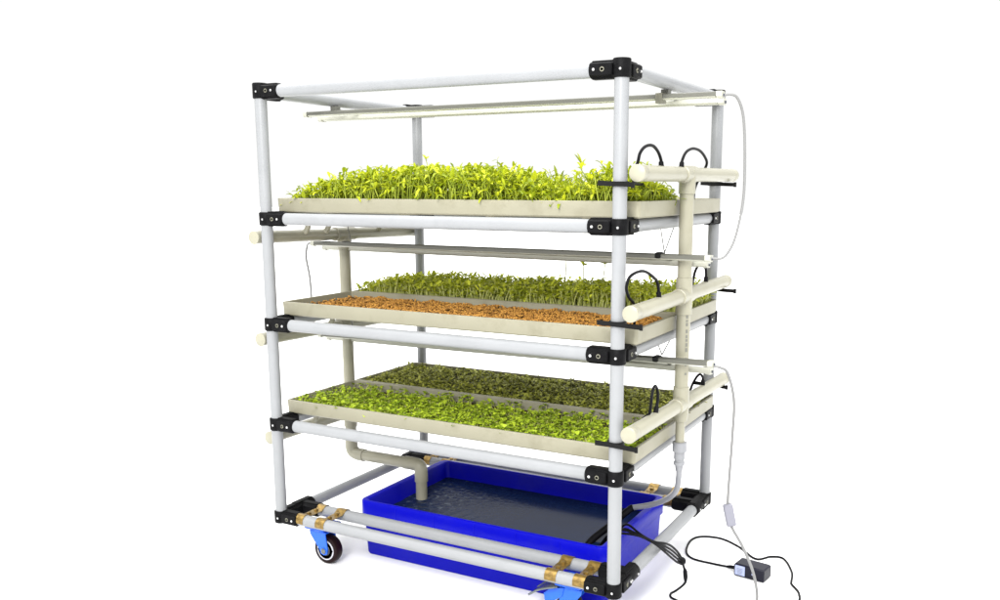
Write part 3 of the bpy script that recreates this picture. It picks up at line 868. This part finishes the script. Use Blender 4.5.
m.box((1.063, 0.280, 0.0945), (0.0105, 0.009, 0.0255), Matrix.Rotation(math.radians(-13), 3, 'Y') @ Matrix.Rotation(math.radians(25), 3, 'Z'), 0.003)
m.build('inline_switch', M['switch'], pc)

# black adapter and its cord on the floor
ad = thing('power_adapter', (1.08, 0.445, FL), 'black plug-in power adapter with pale sticker lying on the floor', 'adapter')
ang = math.radians(-9)
Ra = Matrix.Rotation(ang, 3, 'Z')
m = MB(); m.box((1.080, 0.447, FL + 0.0165), (0.0385, 0.0225, 0.016), Ra, 0.003); m.build('case', M['adapter'], ad)
m = MB(); m.box(Vector((1.080, 0.447, FL + 0.0145)) + Ra @ Vector((-0.0225, -0.0226, 0.0025)), (0.0125, 0.0004, 0.0120), Ra); st = m.build('sticker', M['sticker'], ad, smooth=False)
m = MB()
for k in range(5):
    m.box(Vector((1.080, 0.447, FL + 0.0215 - k * 0.0034)) + Ra @ Vector((-0.022 - random.uniform(0, 0.002), -0.0232, 0.0)), (random.uniform(0.006, 0.0085), 0.0003, 0.0004), Ra)
m.build('print', M['print'], st, smooth=False)
m = MB(); m.box(Vector((1.080, 0.447, FL + 0.0150)) + Ra @ Vector((0.010, -0.0227, 0.0)), (0.0022, 0.0004, 0.0018), Ra); m.build('light_mark', M['sticker'], ad, smooth=False)
cz = FL + 0.0028
m = MB()
m.tube(curve([(1.044, 0.455, FL + 0.010), (1.022, 0.462, FL + 0.006), (0.977, 0.469, cz), (0.923, 0.475, cz), (0.893, 0.510, cz), (0.880, 0.586, cz), (0.897, 0.626, cz), (0.947, 0.637, cz), (1.004, 0.605, cz), (1.063, 0.548, cz), (1.094, 0.579, cz), (1.126, 0.581, cz), (1.161, 0.511, cz), (1.172, 0.455, cz), (1.176, 0.440, cz), (1.200, 0.402, cz), (1.207, 0.350, cz), (1.17, 0.28, cz), (1.15, 0.16, cz)], 10), 0.0027, 10)
m.tube([(1.046, 0.454, FL + 0.011), (1.020, 0.462, FL + 0.0065), (1.012, 0.464, FL + 0.005)], [0.0052, 0.0045, 0.003], 12)
m.build('cord', M['rubber'], ad)

# pump lead: folded bundle over the side rail, then down to the floor
pl = thing('pump_lead', (0.93, 0.33, FL), 'black bundled pump lead hanging over the lower right rail', 'cord')
m = MB()
for k in range(4):
    a = (-1.5, -0.5, 0.5, 1.5)[k]; r1 = random.uniform(-0.003, 0.003)
    m.tube(curve([(0.770, 0.235 + a * 0.008, -0.020), (0.800, 0.222 + a * 0.012, 0.022), (0.822, 0.208 + a * 0.012, 0.0365 + r1 * 0.3), (0.850, 0.190 + a * 0.010, 0.052 + a * 0.004 + r1), (0.890, 0.178 + a * 0.004, 0.050 + r1 * 0.5), (0.920, 0.185 + a * 0.002, 0.038),
                  (0.932, 0.220, 0.016 + a * 0.006), (0.935, 0.262, -0.010 + a * 0.0090), (0.937, 0.305, -0.040 + a * 0.0085), (0.938, 0.328, -0.056 + a * 0.0050), (0.938, 0.338, -0.062 + a * 0.0015)], 8), 0.0027, 8)
m.build('bundle', M['rubber'], pl)
m = MB()
m.tube(curve([(0.936, 0.318, -0.050), (0.938, 0.330, -0.058), (0.938, 0.340, -0.064), (0.939, 0.346, -0.070)], 6), [0.0035 + 0.0065 * math.sin(PI * min(1, k / 18)) for k in range(19)], 12)
m.build('wrap', M['rubber'], pl)
m = MB()
m.tube(curve([(0.938, 0.335, -0.060), (0.941, 0.344, -0.080), (0.945, 0.345, -0.098), (0.949, 0.332, cz), (0.944, 0.285, cz), (0.938, 0.262, cz), (0.945, 0.243, cz), (0.969, 0.229, cz), (0.99, 0.19, cz)], 8), 0.0027, 10)
m.tube([(0.9425, 0.3445, -0.083), (0.9440, 0.345, -0.090), (0.9465, 0.341, -0.104), (0.949, 0.334, -0.110)], [0.0030, 0.0052, 0.0052, 0.0030], 12)
m.build('cord', M['rubber'], pl)

# drop the construction-only property
for o in bpy.data.objects:
    if '_off' in o: del o['_off']
